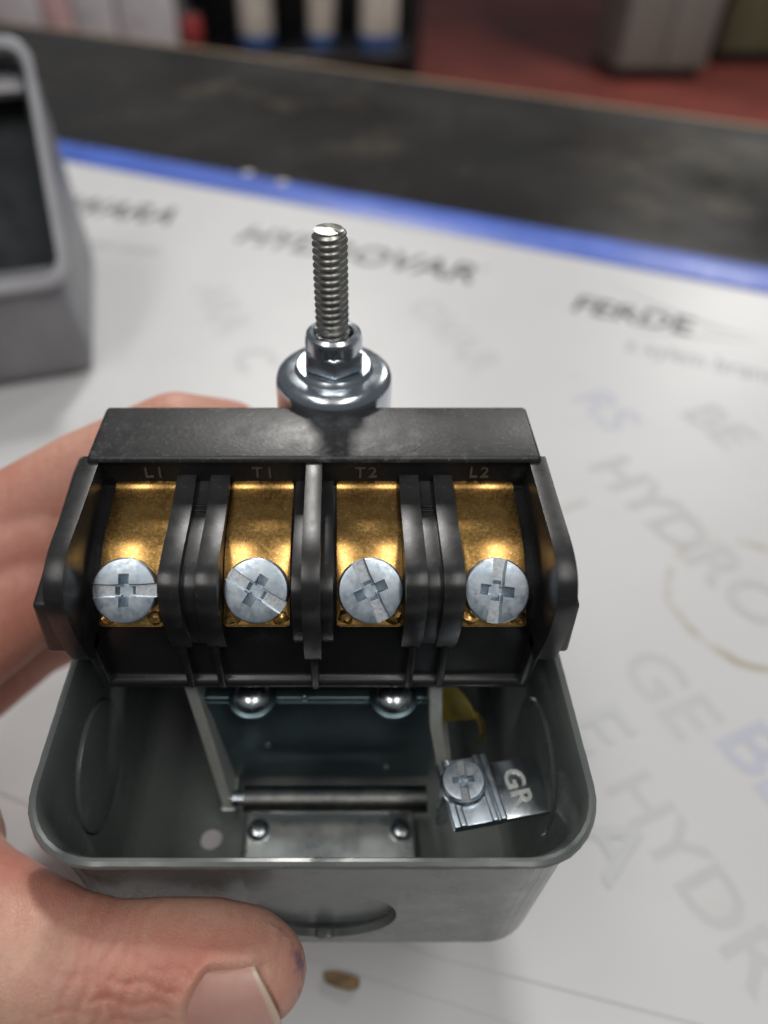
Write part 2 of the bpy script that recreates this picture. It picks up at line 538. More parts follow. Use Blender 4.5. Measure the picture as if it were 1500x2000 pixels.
# thin swoosh beside the third name
def stroke(px, wmm, ink, name='printed_line'):
    ps = [PX(x, y, Z=TOP) for x, y in px]
    bm = bmesh.new()
    d = (ps[-1] - ps[0]).normalized(); n = Vector((-d.y, d.x, 0)) * wmm / 2
    L = [bm.verts.new((p + n * (.15 + sin(pi * i / (len(ps) - 1))) + Vector((0, 0, .12)))) for i, p in enumerate(ps)]
    R = [bm.verts.new((p - n * (.15 + sin(pi * i / (len(ps) - 1))) + Vector((0, 0, .12)))) for i, p in enumerate(ps)]
    for i in range(len(ps) - 1): bm.faces.new((R[i], R[i + 1], L[i + 1], L[i]))
    return solid(name, bm, ink, pad)
stroke([(1190, 556), (1290, 602), (1390, 638), (1480, 662)], 2.2, 'ink_grey')
stroke([(1230, 650), (1310, 652), (1400, 660), (1480, 668)], 1.6, 'ink_grey')
# pale diagonal watermark words
dgn = PX(1480, 1900, Z=TOP) - PX(1290, 1640, Z=TOP)
dgn.z = 0; dgn.normalize()
def mark(px, body, size, ink, ang=0):
    p = PX(*px, Z=TOP + .125)
    d = Matrix.Rotation(radians(ang), 3, 'Z') @ dgn
    return link('pale_word', text_mesh(body, size, .005, frame(p, d, (0, 0, 1)), bold=.02 * size), ink, pad)
wi = 0
for row, (px, words, size, ink_) in enumerate((((1395, 1765), ('HYDRO',), 19, 'ink_pale'), ((1300, 1350), ('GE',), 23, 'ink_pale'), ((1180, 800), ('RS',), 26, 'ink_blue'),
        ((1500, 1500), ('BE',), 24, 'ink_blue'), ((1400, 830), ('BE',), 26, 'ink_pale'), ((430, 600), ('ARA', 'C'), 27, 'ink_pale'), ((880, 650), ('OVAR',), 26, 'ink_pale'), ((1330, 1040), ('HYDRO',), 25, 'ink_pale'), ((1165, 1420), ('E',), 24, 'ink_green'), ((1195, 1650), ('A',), 22, 'ink_green'), ((1110, 1000), ('L',), 24, 'ink_green'))):
    p = PX(*px, Z=TOP)
    for w_ in words:
        wo = mark(px, w_, size, ink_)
        half = wo.dimensions.length / 2 / MM
        if w_ != words[0] or wi < 0:
            p = p + dgn * half
        wo.location.x += (p.x - PX(*px, Z=TOP).x) * MM; wo.location.y += (p.y - PX(*px, Z=TOP).y) * MM
        wo.location.z += .00002 * wi
        p = p + dgn * (half + 9)
        wi += 1

# ---- small brown chip lying on the pad
q = PX(668, 1915, Z=TOP)
pts = [(-4.2, .9), (-3.6, -.9), (-1, -1.5), (2.2, -1.7), (3.9, -.8), (3.6, .9), (1.2, 1.2), (-1.5, 1.5)]
bm = bm_poly(pts, 0, 1.1)
for v in bm.verts: v.co.z += .35 * sin(v.co.x * .9) * (1 if v.co.z > .5 else 0)
bevel(bm, .2, 1)
bmesh.ops.transform(bm, matrix=Matrix.Translation((q.x, q.y, TOP - .12)) @ Matrix.Rotation(radians(-8), 4, 'Z'), verts=bm.verts[:])
o = solid('wood_chip', bm, 'chip'); tag(o, 'small brown splinter of wood lying on the white pad below the switch', 'wood chip')

def rrect(x0, x1, y0, y1, r, n=6):
    out = []
    for cx, cy, a in ((x1 - r, y1 - r, 0), (x0 + r, y1 - r, 90), (x0 + r, y0 + r, 180), (x1 - r, y0 + r, 270)):
        for k in range(n + 1):
            t = radians(a + 90 * k / n)
            out.append((cx + r * cos(t), cy + r * sin(t)))
    return out
# ---- second grey cover, hollow, tilted back on the pad
dev = thing('open_cover', 'open grey cover with rounded rim and dark glossy inside standing on the desk pad', 'cover', (-150, 300, TOP + .1))
fx = Vector((-.955, -.297, 0)); fy = Vector((-.297 * .8, .955, 0)).normalized()
b0 = Vector((-116, 279, TOP))
DW = 120
def dp(u, v, z): return b0 + fx * u + fy * v + Vector((0, 0, z - TOP))
s0, s1 = dp(0, 0, -40), dp(0, 68, 31)
sv = (s1 - s0); SL = sv.length; sv.normalize(); sn = fx.cross(sv)
if sn.z < 0: sn = -sn
Mx = Matrix((fx, sv, sn)).transposed().to_4x4(); Mx.translation = s0 + sn * .4
prof = [(-4, TOP + .12), (0, -40), (68, 31), (102, 31), (116, TOP + .12)]
bm = bmesh.new()
L = [bm.verts.new(dp(-6 if z < -60 else 0, v, z)) for v, z in prof]; R = [bm.verts.new(dp(DW, v, z)) for v, z in prof]
bm.faces.new(L); bm.faces.new(R[::-1])
for i in range(5): bm.faces.new((L[i], R[i], R[(i + 1) % 5], L[(i + 1) % 5]))
bevel(bm, 8, 4)
def cav(x0, x1, y0, y1, r, z0, z1):
    q = bm_poly(rrect(x0, x1, y0, y1, r), z0, z1)
    bmesh.ops.transform(q, matrix=Mx, verts=q.verts[:])
    return q
link('shell', tomesh(boolean(bm, [cav(-1.5, DW - 6, 3, SL - 2, 8, -26, 30)]), 'shell'), 'device', dev, angle=50)
bm = bm_poly(rrect(-5, DW, -2, SL + 3, 11), -2, 3.4); bevel(bm, 1.2, 3)
solid('rim', boolean(bm, [bm_poly(rrect(-1.5, DW - 6, 3, SL - 2, 8), -6, 6)]), 'device_rim', dev, 0, world_mat=Mx)
bm = bm_poly(rrect(-1.0, DW - 6.5, 3.5, SL - 2.5, 7.6), -25.5, -1.0)
solid('lining', boolean(bm, [bm_poly(rrect(.4, DW - 8, 5, SL - 4, 6.5), -23.5, 3)]), 'lining', dev, 0, world_mat=Mx)
solid('ledge', bm_box(.6, DW - 8.2, SL - 13, SL - 4.3, -14, -9), 'device_rim', dev, .8, 2, world_mat=Mx)
solid('ledge', bm_box(.6, DW - 8.2, 5.2, 13, -20, -14), 'device', dev, .8, 2, world_mat=Mx)

# ---- background beyond the counter
def cabinet(name, label, pxl, pxr, pyb, mat, depth, h):
    p0, p1 = PX(pxl, pyb, Z=FLOORZ), PX(pxr, pyb, Z=FLOORZ)
    t = thing(name, label, 'cabinet', ((p0.x + p1.x) / 2, p0.y, FLOORZ))
    solid('carcass', bm_box(p0.x, p1.x, p0.y, p0.y + depth, FLOORZ + 60, FLOORZ + h), mat, t, 8, 2)
    solid('plinth', bm_box(p0.x + 20, p1.x - 20, p0.y + 40, p0.y + depth - 20, FLOORZ, FLOORZ + 60), 'dark_frame', t)
    mid = (p0.x + p1.x) / 2
    for a, b in ((p0.x + 10, mid - 5), (mid + 5, p1.x - 10)):
        d = solid('door', bm_box(a, b, p0.y - 18, p0.y - .5, FLOORZ + 80, FLOORZ + h - 20), mat, t, 4, 2)
        solid('handle', bm_box((a + b) / 2 - 50, (a + b) / 2 + 50, p0.y - 40, p0.y - 18.5, FLOORZ + h * .6, FLOORZ + h * .6 + 18), 'zinc', d, 4, 2)
cabinet('floor_cabinet', 'pale grey cabinet standing on the red floor', 1195, 1368, 160, 'cab_grey', 520, 1500)
cabinet('floor_cabinet', 'dark olive cabinet beside the pale grey one on red floor', 1392, 1640, 128, 'cab_olive', 560, 1500)

TS = 2350
sh0, sh1 = PX(345, 70, t=TS), PX(815, 112, t=TS)
SZ = PX(600, 100, t=TS).z
SY = PX(600, 100, t=TS).y
rack = thing('shelf_rack', 'black metal shelf rack holding white bottles beyond the counter', 'shelf', ((sh0.x + sh1.x) / 2, SY, FLOORZ))
solid('shelf_board', bm_box(sh0.x, sh1.x, SY - 60, SY + 330, SZ - 30, SZ), 'dark_frame', rack, 3, 1)
solid('shelf_board', bm_box(sh0.x, sh1.x, SY - 60, SY + 330, SZ + 420, SZ + 450), 'dark_frame', rack, 3, 1)
solid('back_panel', bm_box(sh0.x, sh1.x, SY + 331, SY + 345, FLOORZ + 100, SZ + 450), 'dark_frame', rack)
for x in (sh0.x, sh1.x - 30):
    for y in (SY - 62, SY + 300):
        solid('leg', bm_box(x - 1, x + 31, y, y + 30, FLOORZ, SZ + 452), 'dark_frame', rack, 3, 1)
for px, lab in ((502, 'white bottle with blue base on the black shelf beside the red tin'), (628, 'white bottle with blue base on the black shelf between two other bottles'), (738, 'white bottle with blue base on the black shelf beside the shelf end')):
    q = PX(px, 92, t=TS)
    r = {502: 56, 628: 44, 738: 60}[px]
    b = thing('bottle', lab, 'bottle', (q.x, SY + 40, SZ), 'white bottles on the shelf')
    solid('body', bm_lathe([(0, 45.3), (r, 45.3), (r + 1, 60), (r, 190), (r * .8, 225), (20, 250), (20, 262), (0, 262)], 32, (q.x, SY + 40, SZ)), 'cream', b)
    solid('base_band', bm_lathe([(0, .5), (r - 3, .5), (r, 6), (r + 1, 45), (0, 45)], 32, (q.x, SY + 40, SZ)), 'bottle_blue', b)
    solid('cap', bm_lathe([(0, 262.5), (24, 262.5), (24, 285), (22, 288), (0, 288)], 24, (q.x, SY + 40, SZ)), 'bottle_blue', b)
q = PX(378, 70, t=TS)
b = thing('tin', 'small red tin at the end of the black shelf', 'tin', (q.x, SY + 10, SZ))
solid('can', bm_lathe([(0, .5), (34, .5), (36, 4), (36, 96), (34, 100), (0, 100)], 28, (q.x, SY + 10, SZ)), 'red_item', b)
solid('lid', bm_lathe([(0, 100.4), (35, 100.4), (35, 106), (30, 107), (0, 107)], 28, (q.x, SY + 10, SZ)), 'zinc', b)
labs = ['tall white carton standing beside the shelf rack', 'white carton standing between two others near the rack', 'pinkish carton standing between white cartons', 'white carton at the far end of the carton row']
for i, (xa, xb, mt) in enumerate(((236, 338, 'carton'), (150, 230, 'carton'), (92, 146, 'carton_pink'), (-60, 88, 'carton'))):
    p0, p1 = PX(xa, 60, t=TS * .93), PX(xb, 60, t=TS * .93)
    hgt = 900 + 30 * (i % 2)
    c = thing('carton', labs[i], 'carton', ((p0.x + p1.x) / 2, p0.y, FLOORZ), 'cartons beyond the counter')
    solid('body', bm_box(p0.x, p1.x, p0.y, p0.y + 260, FLOORZ, FLOORZ + hgt), mt, c, 4, 2)
    solid('flap', bm_box(p0.x + 2, (p0.x + p1.x) / 2 - 1, p0.y + 2, p0.y + 258, FLOORZ + hgt + .4, FLOORZ + hgt + 4), mt, c)
    solid('flap', bm_box((p0.x + p1.x) / 2 + 1, p1.x - 2, p0.y + 2, p0.y + 258, FLOORZ + hgt + .4, FLOORZ + hgt + 4), mt, c)

# ================================================================== THE PRESSURE SWITCH
YF, YB, HW, ZB = 35.5, 111.0, 38.9, -43.0      # housing: front, back, half width, bottom
sw = thing('pressure_switch', 'open grey metal pump pressure switch with black four screw terminal block held in hand', 'pressure switch', (XC, 72, ZB))

# ---- housing (rounded tray)
def loop(off, z, r=10.5, n=9):
    x0, x1, y0, y1 = XC - HW + off, XC + HW - off, YF + off, YB - off
    c = rrect(x0, x1, y0, y1, max(1.2, r - off), n)
    out = []
    for i, a in enumerate(c):                         # straight runs get their own points
        b = c[(i + 1) % len(c)]
        k = 48 if (i % (n + 1)) == n else 1
        out += [(a[0] + (b[0] - a[0]) * q / k, a[1] + (b[1] - a[1]) * q / k, z) for q in range(k)]
    if -1.5 < z < .1 and off < .3:                    # the sheared lip is slightly ragged
        out = [(x + random.gauss(0, .022), y + random.gauss(0, .022), q + random.gauss(0, .018)) for x, y, q in out]
    return out
TH = 1.25
zlist = [(5.5, ZB + .0), (3.2, ZB + .45), (2.1, ZB + 1.6), (1.5, ZB + 4), (.75, -4.0), (.55, -3.0), (.25, -2.0), (-.35, -1.25), (-.62, -.6), (-.45, -.05), (.05, .18), (.55, .05), (.85, -.5), (TH + .45, -3.0),
         (TH + 1.5, ZB + 5), (TH + 2.2, ZB + 2.6), (TH + 3.4, ZB + 1.5), (TH + 5.6, ZB + 1.2)]
bm = bmesh.new()
rings = [[bm.verts.new(p) for p in loop(o_, z_)] for o_, z_ in zlist]
for A_, B_ in zip(rings, rings[1:]):
    n = len(A_)
    for k in range(n): bm.faces.new((A_[k], A_[(k + 1) % n], B_[(k + 1) % n], B_[k]))
bm.faces.new(rings[0]); bm.faces.new(rings[-1])
bmesh.ops.recalc_face_normals(bm, faces=bm.faces[:])
KX, KZ, KR = -2.6, -24.8, 11.3                 # front knockout
def disc_y(x, z, r, y0, y1, n=56, r1=None):
    b = bm_lathe([(r, 0), (r1 or r, y1 - y0)], n)
    bmesh.ops.transform(b, matrix=Matrix.Translation((x, y0, z)) @ Matrix.Rotation(-pi / 2, 4, 'X'), verts=b.verts[:])
    return b
def disc_x(x0, x1, y, z, r, n=56):
    b = bm_lathe([(r, 0), (r, x1 - x0)], n)
    bmesh.ops.transform(b, matrix=Matrix.Translation((x0, y, z)) @ Matrix.Rotation(pi / 2, 4, 'Y'), verts=b.verts[:])
    return b
hole = PX(412, 1637, Z=ZB + 1.2)
cuts = [disc_y(KX, KZ, KR, YF - 3, YF + 5.6), disc_x(XC - HW - 3, XC - HW + 4.6, 58, -18, 11), disc_x(XC + HW - 4.6, XC + HW + 3, 58, -18, 11)]
h = bm_lathe([(2.1, ZB - 3), (2.1, ZB + 4)], 24, (hole.x, hole.y, 0)); cuts.append(h)
housing = link('housing', tomesh(boolean(bm, cuts), 'housing'), 'enamel', sw, angle=32)
# knockout blanks, set back a little in their holes, with their two break-off tabs
def blank_y():
    b = disc_y(0, 0, KR - .3, -.6, .6); bevel(b, .3, 2)
    bmesh.ops.transform(b, matrix=Matrix.Translation((KX, YF + 3.15, KZ)) @ Matrix.Rotation(radians(3), 4, 'X'), verts=b.verts[:])
    return b
k = solid('knockout', blank_y(), 'enamel', housing)
solid('knockout_tab', bm_box(KX - 1.3, KX + 1.3, YF + 1.0, YF + 2.6, KZ - KR - .2, KZ - KR + 1.2), 'enamel', housing, .35, 2)
for s in (-1, 1):
    xi = XC + s * (HW - 1.9)
    b = disc_x(xi - .6, xi + .6, 58, -18, 10.7); bevel(b, .3, 2)
    solid('knockout', b, 'enamel', housing)

# ---- terminal block
blk_p = [(94, 30), (81.4, 30), (81.9, 24.0), (73.5, 21.6), (68, 19.6), (63.4, 15.0), (63.3, 1.2), (62.3, .9), (61.9, .2), (62.1, -.8), (62.8, -1.2), (94, -1.2)]
body = bm_prism(blk_p, XC - 32.6, XC + 32.6); bevel(body, .35, 2)
blk = link('terminal_block', tomesh(body, 'terminal_block'), 'black', sw)
# flat lid on top
lid = bm_box(XC - 33.5, XC + 33.5, 81.0, 94.2, 25.8, 30.05); bevel(lid, .75, 3)
cutl = bm_box(XC - 40, XC + 40, 60, 81.75, 20, 29.3)
solid('lid', boolean(lid, [cutl]), 'black_lid', blk, 0)

def smooth(prof, it=2):
    for _ in range(it):
        out = []
        n = len(prof)
        for i in range(n):
            a, b = Vector(prof[i]), Vector(prof[(i + 1) % n])
            out += [tuple(a * .75 + b * .25), tuple(a * .25 + b * .75)]
        prof = out
    return prof
def front(prof, it=3):
    """round an open polyline (ends kept)"""
    for _ in range(it):
        out = [prof[0]]
        for a, b in zip(prof, prof[1:]):
            a, b = Vector(a), Vector(b)
            out += [tuple(a * .75 + b * .25), tuple(a * .25 + b * .75)]
        out.append(prof[-1]); prof = out
    return prof
OUT = front([(82.5, 29.3), (72, 28.9), (62.2, 28.8), (58.2, 25.6), (57.6, 19.5), (58.8, 11.2), (60.2, 10.0)]) + [(64.5, 10.0), (64.5, 2), (83, 2)]
PAIR = front([(82.3, 26.4), (75.5, 24.9), (67.5, 24.9), (62.3, 24.2), (60.6, 20.5), (60.9, 14.5), (62.0, 9.8), (62.8, 9.2)]) + [(65, 9.2), (65, 3), (83, 3)]
CH = [(y + .75 if y < 83 else y, z - .85) for y, z in front([(82, 26.0), (75.5, 24.6), (67.5, 24.6), (62.3, 23.8), (60.9, 20.5), (61.2, 14.5), (62.0, 10.8)])] + [(65, 10), (65, 4), (83, 4)]
WING = front([(82.0, 25.0), (75.0, 24.0), (67.5, 23.7), (62.4, 22.6), (60.9, 19.0), (61.2, 13.0), (62.3, 10.8)]) + [(65, 10.6), (65, 4), (83, 4)]
def rib(name, prof, u0, u1, bev):
    b = bm_prism(prof, XC + u0, XC + u1)
    return solid(name, b, 'black', blk, bev, 3, 50)
for s in (-1, 1):
    a, b = sorted((s * 31.7, s * 34.3)); rib('end_wall', OUT, a, b, .55)
    a, b = sorted((s * 12.7, s * 15.6)); rib('divider', PAIR, a, b, .62)
    a, b = sorted((s * 17.8, s * 20.7)); rib('divider', PAIR, a, b, .62)
    a, b = sorted((s * 14.9, s * 18.5)); rib('divider_web', CH, a, b, .1)
    for q, z in ((77.2, 24.75), (76.3, 24.65)):
        solid('stop_mark', bm_box(XC + s * 16.7 - 1.25, XC + s * 16.7 + 1.25, q - .28, q + .28, z - 1.6, z - .42), 'black', blk, .15, 2)
    # tab outside the end wall
    TAB = [(63.2, 18.2), (88, 21.6), (92, 21.6), (92, 6), (66, 6), (62.0, 8.8)]
    a, b = sorted((s * 33.9, s * (37.5 if s > 0 else 39.4))); rib('side_tab', TAB, a, b, .6)
    # low ribs on the front wall under the dividers
    for u in (13.9, 18.7):
        rib('lower_rib', [(61.9, 10.6), (61.6, 1.0), (62.0, -.9), (64.5, -.9), (64.5, 10.6)], s * (u + .6) - .55, s * (u + .6) + .55, .3)
    rib('lower_rib', [(61.0, 12), (61.7, 2), (62.3, -1.3), (65.5, -1.3), (65.5, 12)], s * 32.4 - .7, s * 32.4 + .7, .35)
rib('divider', OUT, -1.2, 1.2, .6)
rib('divider_wing', WING, -2.85, -.6, .45)
rib('divider_wing', WING, .6, 2.85, .45)
rib('lower_rib', [(60.6, 11.0), (61.4, 1.0), (61.9, -1.1), (64.5, -1.1), (64.5, 11.0)], -.6, .6, .3)
# raised letters under the lid
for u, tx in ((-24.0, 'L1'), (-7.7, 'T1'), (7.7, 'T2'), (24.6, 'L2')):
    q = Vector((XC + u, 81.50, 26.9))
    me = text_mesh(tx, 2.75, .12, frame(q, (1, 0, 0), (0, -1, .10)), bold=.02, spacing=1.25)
    link('raised_letters', me, 'highlight_black', blk)

# ---- brass terminals
BR = front([(81.7, 25.05), (81.2, 25.0), (80.2, 24.45), (76, 23.75), (70.8, 23.0), (67.2, 20.9), (64.2, 18.2), (61.4, 15.75)], 3)
SLP = Vector((0, 61.4 - 67.2, 15.75 - 20.9)).normalized()
SN = Vector((0, SLP.z, -SLP.y)); SN = SN if SN.z > 0 else -SN            # normal of the sloping plate
def strap(u, w=4.65, th=.85):
    bm = bmesh.new()
    n = len(BR)
    rows = []
    for i, (y, z) in enumerate(BR):
        a, b = Vector(BR[max(i - 1, 0)]), Vector(BR[min(i + 1, n - 1)])
        d = (b - a).normalized(); nr = Vector((d.y, -d.x))
        if nr.y < 0: nr = -nr
        ww = w if i < n - 2 else w - .5
        if i < 9: ww = w - .25
        rows.append([bm.verts.new((XC + u + s * ww, y - k * nr.x * th, z - k * nr.y * th)) for s, k in ((-1, 0), (1, 0), (1, 1), (-1, 1))])
    for A_, B_ in zip(rows, rows[1:]):
        for k in range(4): bm.faces.new((A_[k], A_[(k + 1) % 4], B_[(k + 1) % 4], B_[k]))
    bm.faces.new(rows[0]); bm.faces.new(rows[-1][::-1])
    bevel(bm, .18, 2, 50)
    return bm
# ---- combination-head screw, built once
def screw_head(r=4.55, h=1.55):
    b = bm_lathe([(0, -.6), (r - .35, -.6), (r, -.35), (r, h - .50), (r - .06, h - .30), (r - .24, h - .15), (r - .7, h - .07), (r - 2.2, h), (0, h + .02)], 64)
    cut = []
    c = bmesh.new()                                     # straight slot, flaring at its ends and mouth
    for z, g in ((h - .95, 0), (h - .45, .02), (h + 1, .42)):
        for x, w in ((-r - 1, .95), (-r * .55, .74), (r * .55, .74), (r + 1, .95)):
            pass
    lv = []
    for z, g in ((h - .95, 0), (h + .6, .30)):
        top = [(x, w + g) for x, w in ((-r - 1, .92), (-r * .5, .70), (r * .5, .70), (r + 1, .92))]
        lv.append([c.verts.new((x, -w, z)) for x, w in top] + [c.verts.new((x, w, z)) for x, w in top[::-1]])
    c.faces.new(lv[0][::-1]); c.faces.new(lv[1])
    for k in range(8): c.faces.new((lv[0][k], lv[0][(k + 1) % 8], lv[1][(k + 1) % 8], lv[1][k]))
    cut.append(c)
    for a in (0, 90):                                   # tapered cross recess
        c = bmesh.new()
        wt, wb, lt, lb = .72, .5, 2.75, .9
        vs = [c.verts.new((x, y, h + 1)) for x, y in ((-lt - .55, -wt - .15), (lt + .55, -wt - .15), (lt + .55, wt + .15), (-lt - .55, wt + .15))]
        vb = [c.verts.new((x, y, h - 1.5)) for x, y in ((-lb, -wb), (lb, -wb), (lb, wb), (-lb, wb))]
        c.faces.new(vs); c.faces.new(vb[::-1])
        for k in range(4): c.faces.new((vs[k], vb[k], vb[(k + 1) % 4], vs[(k + 1) % 4]))
        bmesh.ops.rotate(c, cent=(0, 0, 0), matrix=Matrix.Rotation(radians(a), 3, 'Z'), verts=c.verts[:])
        cut.append(c)
    out = boolean(b, cut)
    # worn, rounded edges of the recess
    bmesh.ops.remove_doubles(out, verts=out.verts[:], dist=.002)
    return out
shb = screw_head()
bmesh.ops.recalc_face_normals(shb, faces=shb.faces[:])
SCREW = bpy.data.meshes.new('terminal_screw')
for f in shb.faces:                                     # floor of the slot is bare bright metal
    f.material_index = 1 if (abs(f.normal.z) > .9 and .35 < f.calc_center_median().z < .75) else 0
shb.to_mesh(SCREW); shb.free()
SCREW.transform(Matrix.Scale(MM, 4))
SCREW.materials.append(M['zinc_screw']); SCREW.materials.append(M['bright_cut'])
SCREW.polygons.foreach_set('use_smooth', [True] * len(SCREW.polygons))
SCREW.set_sharp_from_angle(angle=radians(28))

def put_screw(parent, pos, x, z, name='terminal_screw', scale=1.0):
    o = bpy.data.objects.new(name, SCREW)
    m = frame((0, 0, 0), x, z)
    o.matrix_basis = Matrix.Translation(W(pos) - origin_of(parent)) @ m @ Matrix.Scale(scale, 4)
    o.parent = parent
    COL.objects.link(o)
    return o
EY = Vector((0, SN.z, -SN.y))                          # uphill direction in the sloping plate
for u, ang, dx in ((-25.4, 1, -.5), (-7.9, -32, .15), (8.0, -66, 0), (25.3, 83, .1)):
    tm = solid('brass_terminal', strap(u), 'brass', sw, 0, angle=45)
    # ragged clamp corners below the screw
    for s in (-1, 1):
        b = bmesh.new()
        bmesh.ops.create_icosphere(b, subdivisions=2, radius=1)
        for v in b.verts:
            v.co *= 1 + .38 * noise.noise(v.co * 2.3 + Vector((u, s, 0)))
        mt = frame(Vector((XC + u + s * 3.4, 62.2, 16.9)) , (1, 0, 0), SN) @ Matrix.Diagonal((1.15, 1.0, .75, 1))
        bmesh.ops.transform(b, matrix=mt, verts=b.verts[:])
        solid('clamp_corner', b, 'brass', tm, 0, angle=25)
    pos = Vector((XC + u + dx, 65.0, 19.4)) + SN * .75
    tilt = (SN + Vector((.03 * math.sin(u), -.02 * math.cos(u * 3), 0))).normalized()
    xd = Vector((1, 0, 0)) * cos(radians(ang)) + EY * sin(radians(ang))
    put_screw(sw, pos, xd, tilt)

# ---- range spring stud, nut and cup
SX, SY_ = PX(652, 690, Y=101).x, 101.0
st = bmesh.new()
NS, pitch, r0, z0, z1 = 40, 1.06, 2.28, 24.0, 55.6
nz = int((z1 - z0) / pitch * 8)
rows = []
for i in range(nz + 1):
    z = z0 + (z1 - z0) * i / nz
    row = []
    for k in range(NS):
        ph = ((z / pitch - k / NS) % 1.0)
        tri = min(1, max(0, (abs(ph - .5) * 2 - .12) / .76))
        fade = min(1, max(0, (z1 - z) / .9))
        rr = (r0 + .34 * tri) * (.86 + .14 * fade)
        row.append(st.verts.new((SX - .010 * (z - 30) * 2 + rr * cos(2 * pi * k / NS), SY_ + rr * sin(2 * pi * k / NS), z)))
    rows.append(row)
for A_, B_ in zip(rows, rows[1:]):
    for k in range(NS): st.faces.new((A_[k], A_[(k + 1) % NS], B_[(k + 1) % NS], B_[k]))
st.faces.new(rows[0][::-1])
cpt = st.verts.new((SX - .5, SY_, z1 + .15))
for k in range(NS): st.faces.new((rows[-1][k], rows[-1][(k + 1) % NS], cpt))
solid('stud', st, 'steel', sw, 0, angle=70)
nb = bmesh.new()
def hexa(r, z): return [nb.verts.new((SX + r * cos(pi / 3 * k + .55), SY_ + r * sin(pi / 3 * k + .55), z)) for k in range(6)]
h0, h1 = hexa(5.35, 33.7), hexa(5.25, 37.0)
nb.faces.new(h0[::-1]); nb.faces.new(h1)
for k in range(6): nb.faces.new((h0[k], h0[(k + 1) % 6], h1[(k + 1) % 6], h1[k]))
nut = solid('adjusting_nut', nb, 'zinc_bright', sw, .45, 3)
solid('nut_collar', bm_lathe([(2.75, 34), (4.55, 34), (4.6, 38.2), (4.35, 39.2), (3.8, 39.6), (3.2, 39.45), (2.9, 38.8), (2.75, 37)], 48, (SX, SY_, 0)), 'zinc_bright', nut)
cup = solid('spring_cup', bm_lathe([(0, 33.6), (5.9, 33.6), (6.2, 33.3), (6.5, 32.8), (7.6, 32.65), (8.6, 32.4), (9.3, 31.8), (9.6, 30.9), (9.65, 29.5), (9.65, 16), (9.2, 15.6), (0, 15.6)], 72, (SX, SY_, 0)), 'zinc_bright', sw)
pts = [(SX + 7.4 * cos(a * .35), SY_ + 7.4 * sin(a * .35) * .95, -28 + 43.5 * a / 130) for a in range(131)]
solid('range_spring', bm_tube(pts, 1.25, 8), 'zinc', sw)

# ---- bracket and working parts inside the tray
PNL = 64.5
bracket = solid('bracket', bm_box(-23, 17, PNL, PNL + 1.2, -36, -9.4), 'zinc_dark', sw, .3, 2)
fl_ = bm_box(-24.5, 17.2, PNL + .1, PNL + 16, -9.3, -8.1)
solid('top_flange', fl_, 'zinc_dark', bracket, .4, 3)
for px in (493, 768):
    q = PX(px, 1362, Z=-8.0)
    solid('dome_rivet', bm_lathe([(0, -.3), (3.3, -.3), (3.3, .3), (3.1, 1.1), (2.5, 1.9), (1.4, 2.4), (0, 2.6)], 32, (q.x, q.y, -8.0)), 'zinc', bracket)
    solid('washer', bm_lathe([(0, -.2), (4.0, -.2), (4.0, .25), (3.9, .32), (0, .32)], 32, (q.x, q.y, -8.05)), 'zinc_dark', bracket)
for px, py in ((595, 1364), (524, 1455), (755, 1497)):
    if py < 1400: q = PX(px, py, Z=-8)
    else: q = PX(px, py, Y=PNL)
    b = bmesh.new(); bmesh.ops.create_icosphere(b, subdivisions=2, radius=.62)
    bmesh.ops.transform(b, matrix=Matrix.Translation(q) @ Matrix.Diagonal((1, .6, 1.3, 1)), verts=b.verts[:])
    solid('dimple', b, 'zinc', bracket)
# side arms of the bracket
def arm(p0, p1, p2, th, deep, mat):
    """bent strip: front edge runs through three points; extends back by deep"""
    bm = bmesh.new()
    rows = []
    for p in (p0, p1, p2):
        rows.append([bm.verts.new(p + Vector((dx, dy, 0))) for dx, dy in ((-th / 2, 0), (th / 2, 0), (th / 2, deep), (-th / 2, deep))])
    for A_, B_ in zip(rows, rows[1:]):
        for k in range(4): bm.faces.new((A_[k], A_[(k + 1) % 4], B_[(k + 1) % 4], B_[k]))
    bm.faces.new(rows[0]); bm.faces.new(rows[-1][::-1])
    return solid('side_arm', bm, mat, bracket, .25, 2)
arm(PX(366, 1330, Y=64), PX(399, 1430, Y=61.5), PX(446, 1580, Y=58.5), 1.9, 22, 'zinc_edge')
arm(PX(852, 1320, Y=64), PX(852, 1420, Y=61.5), PX(868, 1506, Y=59.0), 2.1, 22, 'zinc_edge')
q0, q1 = PX(478, 1561, Z=-32), PX(832, 1561, Z=-32)
solid('pivot_rod', bm_tube([q0, q1], 2.4, 24), 'rod', bracket)
solid('rod_end', bm_tube([q0 - Vector((2.2, 0, 0)), q0 + Vector((.4, 0, 0))], 1.5, 16), 'zinc', bracket)
BPZ = -37.5
p0, p1 = PX(484, 1584, Z=BPZ), PX(806, 1584, Z=BPZ)
bp = solid('base_plate', bm_box(p0.x, p1.x, YF + 8.5, p0.y + 1, ZB + 1.3, BPZ), 'zinc_foot', bracket, .5, 3)
for px in (505, 783):
    q = PX(px, 1622, Z=BPZ)
    solid('base_rivet', bm_lathe([(0, -.2), (2.1, -.2), (2.1, .3), (1.7, .9), (.9, 1.2), (0, 1.2)], 24, (q.x, q.y, BPZ)), 'zinc', bracket)

